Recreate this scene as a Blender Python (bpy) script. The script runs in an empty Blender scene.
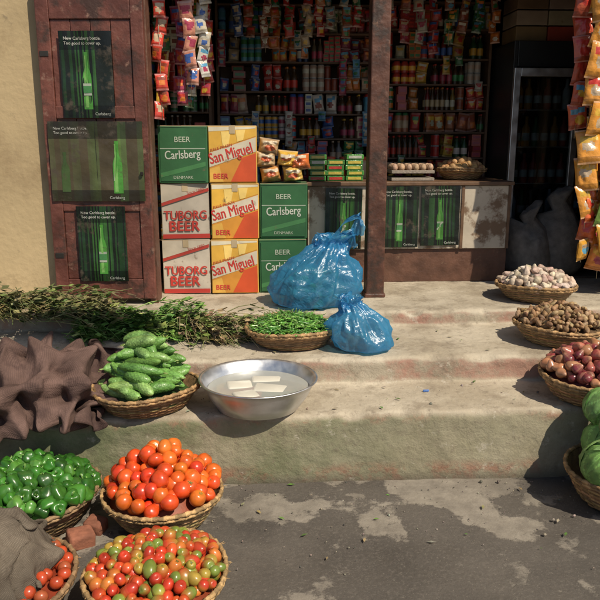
import bpy, bmesh, math, random, time
import numpy as np
from mathutils import Vector, Matrix, Euler, noise
T0=time.time()
rad=math.radians
scene=bpy.context.scene
rnd=random.Random(7)

# ------------------------------------------------------------ mesh builder
class MB:
    def __init__(s): s.v=[];s.f=[];s.m=[];s.c=[];s.sm=[];s.n=0
    def add(s,V,F,col=(1,1,1),mi=0,smooth=True):
        V=np.asarray(V,float); s.v.append(V)
        n=s.n
        for f in F: s.f.append(tuple(i+n for i in f))
        s.m+= [mi]*len(F); s.sm+=[smooth]*len(F)
        if len(F):
            if isinstance(col[0],(tuple,list)): s.c+=list(col)
            else: s.c+=[tuple(col)]*len(F)
        s.n+=len(V)
    def build(s,name,mats,parent=None):
        me=bpy.data.meshes.new(name)
        V=np.concatenate(s.v)
        me.from_pydata(V.tolist(),[],s.f)
        if not isinstance(mats,(list,tuple)): mats=[mats]
        for m in mats: me.materials.append(m)
        me.polygons.foreach_set('material_index',s.m)
        me.polygons.foreach_set('use_smooth',s.sm)
        a=me.attributes.new('Col','FLOAT_COLOR','CORNER')
        cols=[]
        for f,c in zip(s.f,s.c): cols+= [c[0],c[1],c[2],1.0]*len(f)
        a.data.foreach_set('color',cols)
        me.update()
        ob=bpy.data.objects.new(name,me); scene.collection.objects.link(ob)
        if parent: ob.parent=parent
        return ob
def empty(name):
    e=bpy.data.objects.new(name,None); scene.collection.objects.link(e); e.empty_display_size=.1; return e
def rotm(rx,ry,rz): return np.array(Euler((rx,ry,rz)).to_matrix())
def xf(V,loc=(0,0,0),M=None,sc=1.0):
    V=np.asarray(V,float)*np.asarray(sc,float)
    if M is not None: V=V@np.asarray(M).T
    return V+np.asarray(loc,float)
def lathe(prof,seg=16):
    V=[];F=[]
    for r,z in prof:
        for i in range(seg):
            a=2*math.pi*i/seg; V.append((r*math.cos(a),r*math.sin(a),z))
    for j in range(len(prof)-1):
        for i in range(seg):
            k=(i+1)%seg
            F.append((j*seg+i,j*seg+k,(j+1)*seg+k,(j+1)*seg+i))
    return np.array(V),F
def lcols(cs,seg):
    out=[]
    for c in cs: out+=[c]*seg
    return out
def boxg(x0,x1,y0,y1,z0,z1,b=0.0):
    if b<=0:
        V=[(x,y,z) for z in (z0,z1) for y in (y0,y1) for x in (x0,x1)]
        F=[(0,2,3,1),(4,5,7,6),(0,1,5,4),(2,6,7,3),(0,4,6,2),(1,3,7,5)]
        return np.array(V,float),F
    bm=bmesh.new(); bmesh.ops.create_cube(bm,size=1)
    for v in bm.verts:
        v.co=Vector(((x0+x1)/2+v.co.x*(x1-x0),(y0+y1)/2+v.co.y*(y1-y0),(z0+z1)/2+v.co.z*(z1-z0)))
    bmesh.ops.bevel(bm,geom=bm.edges[:],offset=b,segments=2,affect='EDGES',profile=.5)
    bm.verts.index_update()
    V=np.array([v.co[:] for v in bm.verts]); F=[tuple(v.index for v in f.verts) for f in bm.faces]
    bm.free(); return V,F
def tube(P,Rr,seg=6,cap=True):
    P=[Vector(p) for p in P]; V=[];F=[]
    up=Vector((0,0,1)); n=len(P)
    for i,p in enumerate(P):
        t=(P[min(i+1,n-1)]-P[max(i-1,0)])
        if t.length<1e-9: t=Vector((1,0,0))
        t.normalize()
        a=up if abs(t.dot(up))<.95 else Vector((1,0,0))
        u=t.cross(a).normalized(); w=t.cross(u).normalized()
        r=Rr[i] if hasattr(Rr,'__len__') else Rr
        for k in range(seg):
            an=2*math.pi*k/seg; V.append((p+u*(r*math.cos(an))+w*(r*math.sin(an)))[:])
    for i in range(n-1):
        for k in range(seg):
            l=(k+1)%seg; F.append((i*seg+k,(i+1)*seg+k,(i+1)*seg+l,i*seg+l))
    if cap: F.append(tuple(range(seg))); F.append(tuple((n-1)*seg+k for k in reversed(range(seg))))
    return np.array(V),F
def jit(c,a,r=rnd):
    k=1+r.uniform(-a,a); return tuple(max(0,min(1,x*k*(1+r.uniform(-a,a)*.4))) for x in c)

# ------------------------------------------------------------ materials
def pmat(name,col=None,rough=.5,var=.15,vscale=8,bump=0,bscale=60,metal=0,coat=0,spec=.5,rvar=0,detail=4,dirt=None,dscale=3,dth=.55,dirt2=None,d2scale=10,d2th=.6,weave=0):
    m=bpy.data.materials.new(name); m.use_nodes=True
    nt=m.node_tree; N=nt.nodes; L=nt.links; b=N['Principled BSDF']
    tc=N.new('ShaderNodeTexCoord')
    if col is None:
        a=N.new('ShaderNodeAttribute'); a.attribute_name='Col'; base=a.outputs['Color']
    else:
        a=N.new('ShaderNodeRGB'); a.outputs[0].default_value=(*col,1); base=a.outputs[0]
    nz=N.new('ShaderNodeTexNoise'); nz.inputs['Scale'].default_value=vscale; nz.inputs['Detail'].default_value=detail
    L.new(tc.outputs['Object'],nz.inputs['Vector'])
    mr=N.new('ShaderNodeMapRange'); mr.inputs[1].default_value=.3; mr.inputs[2].default_value=.7
    mr.inputs[3].default_value=1-var; mr.inputs[4].default_value=1+var
    L.new(nz.outputs['Fac'],mr.inputs[0])
    vm=N.new('ShaderNodeVectorMath'); vm.operation='SCALE'
    L.new(base,vm.inputs[0]); L.new(mr.outputs[0],vm.inputs['Scale'])
    out=vm.outputs[0]
    for dc,ds,dt in ((dirt,dscale,dth),(dirt2,d2scale,d2th)):
        if not dc: continue
        n2=N.new('ShaderNodeTexNoise'); n2.inputs['Scale'].default_value=ds; n2.inputs['Detail'].default_value=7; n2.inputs['Roughness'].default_value=.68
        L.new(tc.outputs['Object'],n2.inputs['Vector'])
        m2=N.new('ShaderNodeMapRange'); m2.inputs[1].default_value=dt; m2.inputs[2].default_value=dt+.1
        L.new(n2.outputs['Fac'],m2.inputs[0])
        mx=N.new('ShaderNodeMixRGB'); L.new(m2.outputs[0],mx.inputs[0]); L.new(out,mx.inputs[1]); mx.inputs[2].default_value=(*dc,1)
        out=mx.outputs[0]
    b.inputs['Roughness'].default_value=rough; b.inputs['Metallic'].default_value=metal
    b.inputs['Coat Weight'].default_value=coat; b.inputs['Specular IOR Level'].default_value=spec
    b.inputs['Coat Roughness'].default_value=.12
    if rvar:
        r2=N.new('ShaderNodeMapRange'); r2.inputs[1].default_value=.3; r2.inputs[2].default_value=.7
        r2.inputs[3].default_value=rough-rvar; r2.inputs[4].default_value=rough+rvar
        L.new(nz.outputs['Fac'],r2.inputs[0]); L.new(r2.outputs[0],b.inputs['Roughness'])
    if weave:
        hs=[]
        for ax in ('X','Y'):
            wv=N.new('ShaderNodeTexWave'); wv.wave_type='BANDS'; wv.bands_direction=ax; wv.inputs['Scale'].default_value=weave; wv.inputs['Distortion'].default_value=1.5; wv.inputs['Detail'].default_value=2; wv.inputs['Detail Scale'].default_value=.4
            L.new(tc.outputs['UV'],wv.inputs['Vector']); hs.append(wv.outputs['Fac'])
        mu=N.new('ShaderNodeMath'); mu.operation='MULTIPLY'; L.new(hs[0],mu.inputs[0]); L.new(hs[1],mu.inputs[1])
        m3=N.new('ShaderNodeMapRange'); m3.inputs[3].default_value=.7; m3.inputs[4].default_value=1.25; L.new(mu.outputs[0],m3.inputs[0])
        v3=N.new('ShaderNodeVectorMath'); v3.operation='SCALE'; L.new(out,v3.inputs[0]); L.new(m3.outputs[0],v3.inputs['Scale']); out=v3.outputs[0]
        bp=N.new('ShaderNodeBump'); bp.inputs['Strength'].default_value=.5; bp.inputs['Distance'].default_value=.003
        L.new(mu.outputs[0],bp.inputs['Height'])
        nb=N.new('ShaderNodeTexNoise'); nb.inputs['Scale'].default_value=22; nb.inputs['Detail'].default_value=5; L.new(tc.outputs['UV'],nb.inputs['Vector'])
        b2=N.new('ShaderNodeBump'); b2.inputs['Strength'].default_value=.5; b2.inputs['Distance'].default_value=.02
        L.new(nb.outputs['Fac'],b2.inputs['Height']); L.new(bp.outputs[0],b2.inputs['Normal']); L.new(b2.outputs[0],b.inputs['Normal'])
    elif bump:
        nb=N.new('ShaderNodeTexNoise'); nb.inputs['Scale'].default_value=bscale; nb.inputs['Detail'].default_value=4
        L.new(tc.outputs['Object'],nb.inputs['Vector'])
        bp=N.new('ShaderNodeBump'); bp.inputs['Strength'].default_value=bump; bp.inputs['Distance'].default_value=.01
        L.new(nb.outputs['Fac'],bp.inputs['Height']); L.new(bp.outputs[0],b.inputs['Normal'])
    L.new(out,b.inputs['Base Color'])
    return m
M_veg=pmat('glossy_vegetable',rough=.3,var=.25,vscale=26,coat=.2,bump=.06,bscale=45)
M_gourd=pmat('gourd_skin',rough=.42,var=.22,vscale=45,coat=.12,bump=.35,bscale=120)
M_leaf=pmat('leaf_matter',rough=.55,var=.25,vscale=30,bump=.1,bscale=90)
M_matte=pmat('root_skin',rough=.65,var=.28,vscale=60,bump=.25,bscale=120)
M_wick=pmat('wicker',rough=.7,var=.35,vscale=40,bump=.4,bscale=150,dirt=(.16,.10,.05),dscale=14,dth=.58)
M_print=pmat('printed_card',rough=.6,var=.18,vscale=7,bump=.15,bscale=16,dirt=(.14,.10,.06),dscale=9,dth=.62)
M_poster=pmat('poster_paper',rough=.38,var=.3,vscale=7,bump=.5,bscale=13,dirt=(.07,.055,.04),dscale=8,dth=.56)
M_foil=pmat('foil_wrapper',rough=.25,var=.14,vscale=24,coat=.3,bump=.45,bscale=40)
M_goods=pmat('shelf_goods',rough=.35,var=.2,vscale=20)
M_doorw=pmat('painted_door_wood',(.125,.042,.030),rough=.5,var=.4,vscale=7,bump=.45,bscale=35,dirt=(.055,.027,.02),dscale=5,dth=.51,rvar=.12,dirt2=(.24,.135,.10),d2scale=13,d2th=.585)
M_post=pmat('post_wood',(.095,.038,.024),rough=.5,var=.4,vscale=7,bump=.5,bscale=30,dirt=(.04,.022,.016),dscale=6,dth=.5,rvar=.12,dirt2=(.19,.10,.065),d2scale=14,d2th=.59)
M_wood=pmat('dark_wood',(.10,.045,.028),rough=.55,var=.4,vscale=9,bump=.4,bscale=40,rvar=.1,dirt2=(.17,.10,.065),d2scale=12,d2th=.6)
M_shelfw=pmat('shelf_wood',(.12,.065,.035),rough=.6,var=.3,vscale=12,bump=.2,bscale=40)
M_white=pmat('worn_white_paint',(.46,.40,.32),rough=.6,var=.15,vscale=6,bump=.15,bscale=30,dirt=(.16,.10,.06),dscale=7,dth=.5)
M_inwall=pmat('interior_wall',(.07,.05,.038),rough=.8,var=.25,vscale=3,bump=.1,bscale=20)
M_metal=pmat('aluminium',(.72,.73,.75),rough=.42,var=.12,vscale=14,metal=1,rvar=.1,bump=.1,bscale=16)
M_dark=pmat('fridge_black',(.02,.022,.025),rough=.35,var=.2,vscale=5)
M_cloth1=pmat('jute_cloth_brown',(.155,.098,.084),rough=.95,var=.35,vscale=9,weave=60,spec=.15,dirt=(.095,.06,.054),dscale=5,dth=.5)
M_cloth2=pmat('jute_cloth_grey',(.155,.128,.10),rough=.95,var=.35,vscale=9,weave=60,spec=.15,dirt=(.10,.08,.062),dscale=6,dth=.5)
M_paneer=pmat('curd_block',(.58,.56,.49),rough=.45,var=.08,vscale=10,bump=.1,bscale=60)
M_wall=pmat('cream_plaster',(.44,.335,.19),rough=.85,var=.14,vscale=2.2,bump=.4,bscale=28,dirt=(.32,.235,.13),dscale=1.6,dth=.5,detail=8,dirt2=(.20,.155,.10),d2scale=7,d2th=.63)
def toolkit(name):
    m=bpy.data.materials.new(name); m.use_nodes=True
    nt=m.node_tree; N=nt.nodes; L=nt.links; b=N['Principled BSDF']; tc=N.new('ShaderNodeTexCoord')
    def nz(s,d=6,ro=.6,off=0):
        n=N.new('ShaderNodeTexNoise'); n.inputs['Scale'].default_value=s; n.inputs['Detail'].default_value=d; n.inputs['Roughness'].default_value=ro
        mp=N.new('ShaderNodeMapping'); mp.inputs['Location'].default_value=(off,off*.7,0); L.new(tc.outputs['Object'],mp.inputs[0])
        L.new(mp.outputs[0],n.inputs['Vector']); return n.outputs['Fac']
    def mr(x,a,bb,c=0,d=1):
        n=N.new('ShaderNodeMapRange'); L.new(x,n.inputs[0])
        for i,v in enumerate((a,bb,c,d)): n.inputs[i+1].default_value=v
        return n.outputs[0]
    def mix(f,a,bc):
        n=N.new('ShaderNodeMixRGB'); L.new(f,n.inputs[0])
        for i,x in ((1,a),(2,bc)):
            if isinstance(x,tuple): n.inputs[i].default_value=(*x,1)
            else: L.new(x,n.inputs[i])
        return n.outputs[0]
    def op(o,a,c):
        n=N.new('ShaderNodeMath'); n.operation=o
        for i,x in enumerate((a,c)):
            if isinstance(x,(int,float)): n.inputs[i].default_value=x
            else: L.new(x,n.inputs[i])
        return n.outputs[0]
    return m,N,L,b,tc,nz,mr,mix,op
def stepmat():
    m,N,L,b,tc,nz,mr,mix,op=toolkit('worn_painted_concrete')
    geo=N.new('ShaderNodeNewGeometry')
    mul=lambda a,c: op('MULTIPLY',a,c)
    sx=N.new('ShaderNodeSeparateXYZ'); L.new(tc.outputs['Object'],sx.inputs[0])
    sn=N.new('ShaderNodeSeparateXYZ'); L.new(geo.outputs['Normal'],sn.inputs[0])
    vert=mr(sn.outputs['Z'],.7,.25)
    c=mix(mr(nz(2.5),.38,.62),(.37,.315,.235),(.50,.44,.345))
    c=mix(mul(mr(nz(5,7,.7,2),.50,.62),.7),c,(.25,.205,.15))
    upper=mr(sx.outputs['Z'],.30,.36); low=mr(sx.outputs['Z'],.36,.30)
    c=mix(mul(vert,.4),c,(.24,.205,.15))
    c=mix(mul(mul(mul(mr(nz(3.5,8,.74),.43,.58),vert),upper),.68),c,(.36,.16,.12))
    c=mix(mul(mul(mr(nz(1.3,6,.6,4),.3,.6),mul(vert,low)),.55),c,(.24,.235,.13))
    g=mul(mul(mr(nz(2.2,8,.72,1),.36,.55),vert),mul(mr(sx.outputs['X'],1.1,-.2),low))  # green algae, heavier to the left to paint in the shade there
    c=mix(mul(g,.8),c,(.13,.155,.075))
    sk=mul(mr(sx.outputs['Z'],.10,.05),mr(nz(5,8,.75,7),.47,.56))
    c=mix(mul(mul(sk,vert),.65),c,(.30,.12,.08))
    lip=mul(mul(mr(sx.outputs['Z'],.27,.30),low),mr(nz(6,8,.75,3),.50,.60))
    c=mix(mul(mul(lip,vert),.6),c,(.36,.17,.12))
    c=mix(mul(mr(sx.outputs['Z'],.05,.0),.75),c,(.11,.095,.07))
    c=mix(mul(mr(nz(24,6,.72,6),.55,.68),.55),c,(.17,.135,.10))
    c=mix(mul(mr(nz(11,7,.75,8),.60,.66),.5),c,(.54,.49,.41))
    L.new(c,b.inputs['Base Color'])
    L.new(mr(nz(5),.3,.7,.7,.9),b.inputs['Roughness'])
    bp=N.new('ShaderNodeBump'); bp.inputs['Strength'].default_value=.75; bp.inputs['Distance'].default_value=.012
    L.new(nz(26,8,.7),bp.inputs['Height']); L.new(bp.outputs[0],b.inputs['Normal'])
    return m
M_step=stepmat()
def groundmat():
    m,N,L,b,tc,nz,mr,mix,op=toolkit('street_surface')
    sx=N.new('ShaderNodeSeparateXYZ'); L.new(tc.outputs['Object'],sx.inputs[0])
    c=mix(mr(nz(1.6,6),.35,.65),(.068,.059,.051),(.12,.105,.09))
    c=mix(op('MULTIPLY',mr(nz(60,5,.8),.5,.7),.5),c,(.19,.165,.14))
    patch=nz(2.3,9,.62,3.1)
    near=mr(sx.outputs['Y'],2.25,2.95,0,.12)
    pm=mr(op('ADD',patch,near),.575,.605)
    pm2=mr(nz(3.1,9,.7,12.4),.58,.62)
    pm=op('MAXIMUM',pm,op('MULTIPLY',pm2,.7))
    c=mix(op('MULTIPLY',pm,.8),c,mix(mr(nz(12,7,.7),.3,.7),(.20,.175,.145),(.36,.32,.265)))
    c=mix(op('MULTIPLY',mr(nz(1.1,5,.6,9),.5,.66),.55),c,(.05,.043,.037))
    c=mix(op('MULTIPLY',mr(nz(130,3,.7,2),.62,.7),.6),c,(.27,.24,.2))
    L.new(c,b.inputs['Base Color'])
    L.new(mr(nz(3,6,.6,5),.4,.6,.65,.9),b.inputs['Roughness'])
    h=op('ADD',op('MULTIPLY',nz(45,8,.75),.6),op('MULTIPLY',pm,-.35))
    bp=N.new('ShaderNodeBump'); bp.inputs['Strength'].default_value=.75; bp.inputs['Distance'].default_value=.012
    L.new(h,bp.inputs['Height']); L.new(bp.outputs[0],b.inputs['Normal'])
    return m
M_ground=groundmat()
def plastic():
    m=bpy.data.materials.new('blue_plastic_film'); m.use_nodes=True
    nt=m.node_tree; N=nt.nodes; L=nt.links; N.remove(N['Principled BSDF']); out=N['Material Output']
    tr=N.new('ShaderNodeBsdfTranslucent'); tr.inputs[0].default_value=(.16,.54,.84,1)
    di=N.new('ShaderNodeBsdfDiffuse'); di.inputs[0].default_value=(.065,.36,.66,1)
    tp=N.new('ShaderNodeBsdfTransparent'); tp.inputs[0].default_value=(.42,.74,.92,1)
    gl=N.new('ShaderNodeBsdfGlossy'); gl.inputs['Roughness'].default_value=.28; gl.inputs[0].default_value=(.9,.95,1,1)
    tc=N.new('ShaderNodeTexCoord'); nb=N.new('ShaderNodeTexNoise'); nb.inputs['Scale'].default_value=16; nb.inputs['Detail'].default_value=4; nb.inputs['Distortion'].default_value=2.2
    L.new(tc.outputs['Object'],nb.inputs['Vector'])
    bp=N.new('ShaderNodeBump'); bp.inputs['Strength'].default_value=.45; bp.inputs['Distance'].default_value=.02; L.new(nb.outputs['Fac'],bp.inputs['Height'])
    for s in (tr,di,gl): L.new(bp.outputs[0],s.inputs['Normal'])
    a=N.new('ShaderNodeMixShader'); a.inputs[0].default_value=.45; L.new(tr.outputs[0],a.inputs[1]); L.new(di.outputs[0],a.inputs[2])
    c=N.new('ShaderNodeMixShader'); c.inputs[0].default_value=.38; L.new(a.outputs[0],c.inputs[1]); L.new(tp.outputs[0],c.inputs[2])
    d=N.new('ShaderNodeMixShader'); d.inputs[0].default_value=.07; L.new(c.outputs[0],d.inputs[1]); L.new(gl.outputs[0],d.inputs[2])
    L.new(d.outputs[0],out.inputs[0]); return m
M_bag=plastic()
def glassmat():
    m=bpy.data.materials.new('fridge_glass'); m.use_nodes=True
    nt=m.node_tree; N=nt.nodes; L=nt.links; N.remove(N['Principled BSDF'])
    tp=N.new('ShaderNodeBsdfTransparent'); tp.inputs[0].default_value=(.6,.65,.68,1)
    gl=N.new('ShaderNodeBsdfGlossy'); gl.inputs['Roughness'].default_value=.04
    mx=N.new('ShaderNodeMixShader'); mx.inputs[0].default_value=.1
    L.new(tp.outputs[0],mx.inputs[1]); L.new(gl.outputs[0],mx.inputs[2]); L.new(mx.outputs[0],N['Material Output'].inputs[0]); return m
M_glass=glassmat()
M_water=pmat('milky_water',(.34,.35,.33),rough=.06,var=.08,vscale=5,bump=.05,bscale=14)

# ------------------------------------------------------------ text + print helpers
TX={}
def text_geo(body):
    if body in TX: return TX[body]
    cu=bpy.data.curves.new('t','FONT'); cu.body=body; cu.size=1; cu.resolution_u=3
    ob=bpy.data.objects.new('t',cu); scene.collection.objects.link(ob)
    dg=bpy.context.evaluated_depsgraph_get(); me=bpy.data.meshes.new_from_object(ob.evaluated_get(dg))
    V=np.array([v.co[:] for v in me.vertices]); F=[tuple(p.vertices) for p in me.polygons]
    bpy.data.objects.remove(ob); bpy.data.curves.remove(cu); bpy.data.meshes.remove(me)
    TX[body]=(V,F); return V,F
class Face:
    def __init__(s,mb,o,xd,zd,w,h,mi=0):
        s.mb=mb;s.o=np.array(o,float);s.x=np.array(xd,float);s.z=np.array(zd,float);s.n=np.cross(s.x,s.z)
        s.w=w;s.h=h;s.mi=mi
    def P(s,u,v,l): return s.o+s.x*(u*s.w)+s.z*(v*s.h)+s.n*(l*.0009)
    def poly(s,pts,col,l=1): s.mb.add([s.P(u,v,l) for u,v in pts],[tuple(range(len(pts)))],col,s.mi,False)
    def rect(s,a,b,c,d,col,l=1): s.poly([(a,b),(c,b),(c,d),(a,d)],col,l)
    def text(s,body,u,v,width,col,l=3,ang=0,bold=.0,hs=1.0):
        V,F=text_geo(body)
        w=V[:,0].max()-V[:,0].min(); k=width*s.w/w
        X=(V[:,0]-V[:,0].min())*k; Y=V[:,1]*k*hs
        ca,sa=math.cos(ang),math.sin(ang)
        offs=[(0,0)] if bold<=0 else [(-bold,0),(bold,0),(0,bold*.6),(0,-bold*.6)]
        for qi,(bx,by) in enumerate(offs):
            X2=(X+bx*k)*ca-(Y+by*k)*sa; Y2=(X+bx*k)*sa+(Y+by*k)*ca
            P=[s.o+s.x*(u*s.w+a)+s.z*(v*s.h+b)+s.n*((l+qi*.12)*.0009) for a,b in zip(X2,Y2)]
            s.mb.add(P,F,col,s.mi,False)
def bottle2d(cx,y0,w,h):
    L=[(.5,0),(.5,.55),(.42,.63),(.2,.74),(.17,.93),(.21,.94),(.21,1.0)]
    r=[(cx+a*w,y0+b*h) for a,b in L]; l=[(cx-a*w,y0+b*h) for a,b in reversed(L)]
    return r+l
def poster(mb,o,xd,zd,w,h,seed,wide=False,bx=.5,dim=1.0):
    r=random.Random(seed); nx,nz=34,14
    f=Face(mb,o,xd,zd,w,h)
    colw=[]
    for i in range(nx):
        u=(i+.5)/nx; k=math.exp(-((u-bx)/.22)**2)
        g=r.uniform(.0,1.)
        if g>.5: colw.append((.010+.035*k*g,.03+.12*k*g,.012+.015*k))
        else: colw.append((.007,.011,.008))
    if wide: colw=[tuple(a*.9+b for a,b in zip(c,(.06,.042,.022))) for c in colw]
    def bend(u,v): return .007*noise.noise(Vector((u*2.2+seed,v*2.2,seed)))
    n0=len(mb.v)
    V=[];F=[];C=[]
    for j in range(nz+1):
        for i in range(nx+1):
            V.append(f.P(i/nx,j/nz,0))
    for j in range(nz):
        for i in range(nx):
            a=j*(nx+1)+i; F.append((a,a+1,a+nx+2,a+nx+1))
            v=(j+.5)/nz; kk=1.0 if .12<v<.82 else .35
            C.append(tuple(x*kk for x in colw[i]))
    mb.add(V,F,C,0,True)
    bw=.17 if not wide else .10
    f.poly(bottle2d(bx,.10,bw,.66),tuple(dim*q for q in (.065,.25,.04)),2)
    f.poly(bottle2d(bx-.02,.12,bw*.35,.6),tuple(dim*q for q in (.17,.38,.10)),3)
    f.rect(bx-bw*.46,.26,bx+bw*.46,.40,(.30,.34,.27),4)
    f.rect(bx-bw*.46,.29,bx+bw*.46,.37,(.05,.18,.06),5)
    tx=.1 if not wide else .06
    f.text('New Carlsberg bottle.',tx,.90,.70 if not wide else .36,(.5,.5,.45),3)
    f.text('Too good to cover up.',tx,.845,.70 if not wide else .36,(.5,.5,.45),3)
    f.text('Carlsberg',.62,.03,.3 if not wide else .16,(.42,.44,.4),3)
    if wide:
        f.rect(.498,.0,.502,1,(.02,.02,.015),1)
        f.poly(bottle2d(.16,.12,.09,.5),(.045,.08,.025),2)
    for q in range(n0,len(mb.v)):
        A=mb.v[q]
        for t in range(len(A)):
            d=A[t]-f.o; A[t]=A[t]+f.n*bend(float(d@f.x)/w*2,float(d@f.z)/h*2)

# ------------------------------------------------------------ primitives for produce
def blob(seg=14,rings=9,lob=0,la=.04,sq=.85,dim=.12,elong=0):
    pr=[]
    for j in range(rings+1):
        a=math.pi*j/rings; r=math.sin(a); z=-math.cos(a)
        r=max(r,.012)
        if j>rings-2 and dim: z-=dim*(1-(math.sin(a)))
        pr.append((r,z*sq))
    V,F=lathe(pr,seg)
    if lob:
        th=np.arctan2(V[:,1],V[:,0]); k=1+la*np.cos(lob*th); V[:,0]*=k; V[:,1]*=k
    if elong: V[:,0]*=1-elong*(V[:,2])
    if elong: V[:,1]*=1-elong*(V[:,2])
    return V,F
def heap(cx,cy,z0,R,H,d,seed,layers=2,k=.8,tries=1600,pw=2):
    r=random.Random(seed); out=[]
    for L in range(layers):
        pts=[]
        RR=R-(.28*d if L==0 else .75*d*L)
        for _ in range(tries):
            a=r.uniform(0,6.283); q=RR*math.sqrt(r.random())
            x=q*math.cos(a);y=q*math.sin(a)
            slope=math.sqrt(1+(2*H*q/R/R)**2)
            if all((x-p[0])**2+(y-p[1])**2>(d*k/slope**.6)**2 for p in pts):
                pts.append((x,y))
        for x,y in pts:
            q=math.hypot(x,y)/R
            z=z0+H*(1-q**pw)-L*d*.6+r.uniform(-.15,.15)*d+d*.12+.25*H*noise.noise(Vector((x*7,y*7,seed)))
            out.append((cx+x,cy+y,z,L))
    return out
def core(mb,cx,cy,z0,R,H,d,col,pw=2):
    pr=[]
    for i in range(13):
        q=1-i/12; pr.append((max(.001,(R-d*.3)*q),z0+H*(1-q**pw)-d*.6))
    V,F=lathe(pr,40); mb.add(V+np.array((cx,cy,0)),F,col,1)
def basket(mb,c,rb,rt,h,seed,col=(.36,.22,.10)):
    r=random.Random(seed); seg=84; rows=13
    def prof(t): return rb+(rt-rb)*(t**.75)
    def warp(x,y,z):
        a=math.atan2(y,x); k=1+.022*math.sin(2*a+seed)+.014*math.sin(3*a+seed*2)
        return (c[0]+x*k,c[1]+y*k,c[2]+z+.007*math.sin(2*a+seed*1.3)*z/h)
    V=[];F=[];C=[]
    rc=[jit(col,.3,r) for _ in range(rows)]
    for j in range(rows*2+1):
        t=j/(rows*2); z=h*t
        for i in range(seg):
            a=2*math.pi*i/seg; ph=(i//3+(j//2))%2
            bulge=(.0045 if ph else -.003) if j%2 else -.002
            R0=prof(t)+bulge
            V.append(warp(R0*math.cos(a),R0*math.sin(a),z))
    for j in range(rows*2):
        for i in range(seg):
            k=(i+1)%seg; F.append((j*seg+i,j*seg+k,(j+1)*seg+k,(j+1)*seg+i))
            C.append(tuple(x*(1 if (i//3+(j//2))%2 else .6) for x in rc[j//2]))
    mb.add(V,F,C)
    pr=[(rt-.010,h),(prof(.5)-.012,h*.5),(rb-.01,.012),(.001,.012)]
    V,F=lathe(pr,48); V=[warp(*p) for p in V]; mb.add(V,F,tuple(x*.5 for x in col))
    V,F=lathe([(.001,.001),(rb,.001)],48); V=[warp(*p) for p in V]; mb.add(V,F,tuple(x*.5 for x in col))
    for rr,zz,rad_,ph in ((rt,h+.002,.009,0),(rt-.002,h-.012,.008,1.5)):
        V=[];F=[];C=[];n=150;m=7
        for i in range(n):
            a=2*math.pi*i/n
            for q in range(m):
                b=2*math.pi*q/m; k=rad_*(1+.28*math.sin(a*38+b*2+ph))
                V.append(warp((rr+k*math.cos(b))*math.cos(a),(rr+k*math.cos(b))*math.sin(a),zz+k*math.sin(b)))
        for i in range(n):
            for q in range(m):
                F.append((i*m+q,((i+1)%n)*m+q,((i+1)%n)*m+(q+1)%m,i*m+(q+1)%m)); C.append(tuple(x*(.7+.5*((i//4)%2)) for x in col))
        mb.add(V,F,C)
    for i in range(26):
        a=r.uniform(0,6.28); p=Vector(warp(rt*math.cos(a),rt*math.sin(a),h)); b=a+r.uniform(-1.4,1.4); l=r.uniform(.01,.03)
        V,F=tube([p,p+Vector((math.cos(b)*l,math.sin(b)*l,r.uniform(-.006,.012)))],[.0016,.001],4); mb.add(V,F,col)
def calyx(r,s):
    V=[(0,0,0)];F=[]
    for i in range(5):
        a=i*1.2566+r.uniform(-.2,.2); b=.25
        V+=[(s*.35*math.cos(a-b),s*.35*math.sin(a-b),.002),(s*math.cos(a),s*math.sin(a),-.004*r.random()),(s*.35*math.cos(a+b),s*.35*math.sin(a+b),.002)]
        n=1+i*3; F.append((0,n,n+1,n+2))
    return np.array(V),F
def rrot(r): return rotm(r.uniform(0,6.28),r.uniform(0,6.28),r.uniform(0,6.28))
def basket_of(name,c,rb,rt,h,seed,fill,mat,partname,bcol=(.36,.22,.10)):
    e=empty(name)
    mb=MB(); basket(mb,c,rb,rt,h,seed,bcol); mb.build('basket',M_wick,e)
    mb=MB(); fill(mb,random.Random(seed)); mb.build(partname,[mat,M_leaf],e)
    return e
def fill_tomato(c,rt,h,H,d,pal,seed,sq=.9,cal=.3,el=0,pw=2,two=False):
    def f(mb,r):
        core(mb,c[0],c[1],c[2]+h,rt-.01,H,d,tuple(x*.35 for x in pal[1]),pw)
        for x,y,z,L in heap(c[0],c[1],c[2]+h,rt-.01,H,d,seed,2,.76,1800,pw):
            V,F=blob(18,12,r.choice((0,3,4,5)),r.uniform(.01,.05),sq*r.uniform(.84,1.25),.2,el*r.uniform(-.3,1))
            M=rrot(r) if r.random()<.75 else rotm(r.uniform(-.6,.6),r.uniform(-.6,.6),r.uniform(0,6))
            s=d*.5*r.uniform(.78,1.14); c0=jit(r.choice(pal),.14,r)
            if two:
                c1=jit(r.choice(pal),.1,r); C=[]
                for j in range(12):
                    k=max(0,min(1,(j/12-.35)*2)); C+= [tuple(a*(1-k)+b*k for a,b in zip(c0,c1))]*18
            else:
                C=[]; c1=tuple(a*b for a,b in zip(c0,(1.05,1.9,1.5)))
                for j in range(12):
                    k=max(0,(j/12-.72)*2.2)*r.random(); C+=[tuple(min(1,a*(1-k)+b*k) for a,b in zip(c0,c1))]*18
            mb.add(xf(V,(x,y,z),M,s),F,C)
            if r.random()<.5:
                V,F=lathe([(.12,sq*.86),(.05,sq*.84),(.001,sq*.9)],6); mb.add(xf(V,(x,y,z),M,s),F,(.16,.14,.05))
            if L==0 and r.random()<cal:
                V,F=calyx(r,s*.5); mb.add(xf(V+np.array([0,0,s*.86*sq]),(x,y,z),M),F,(.07,.16,.03),1)
    return f

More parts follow.
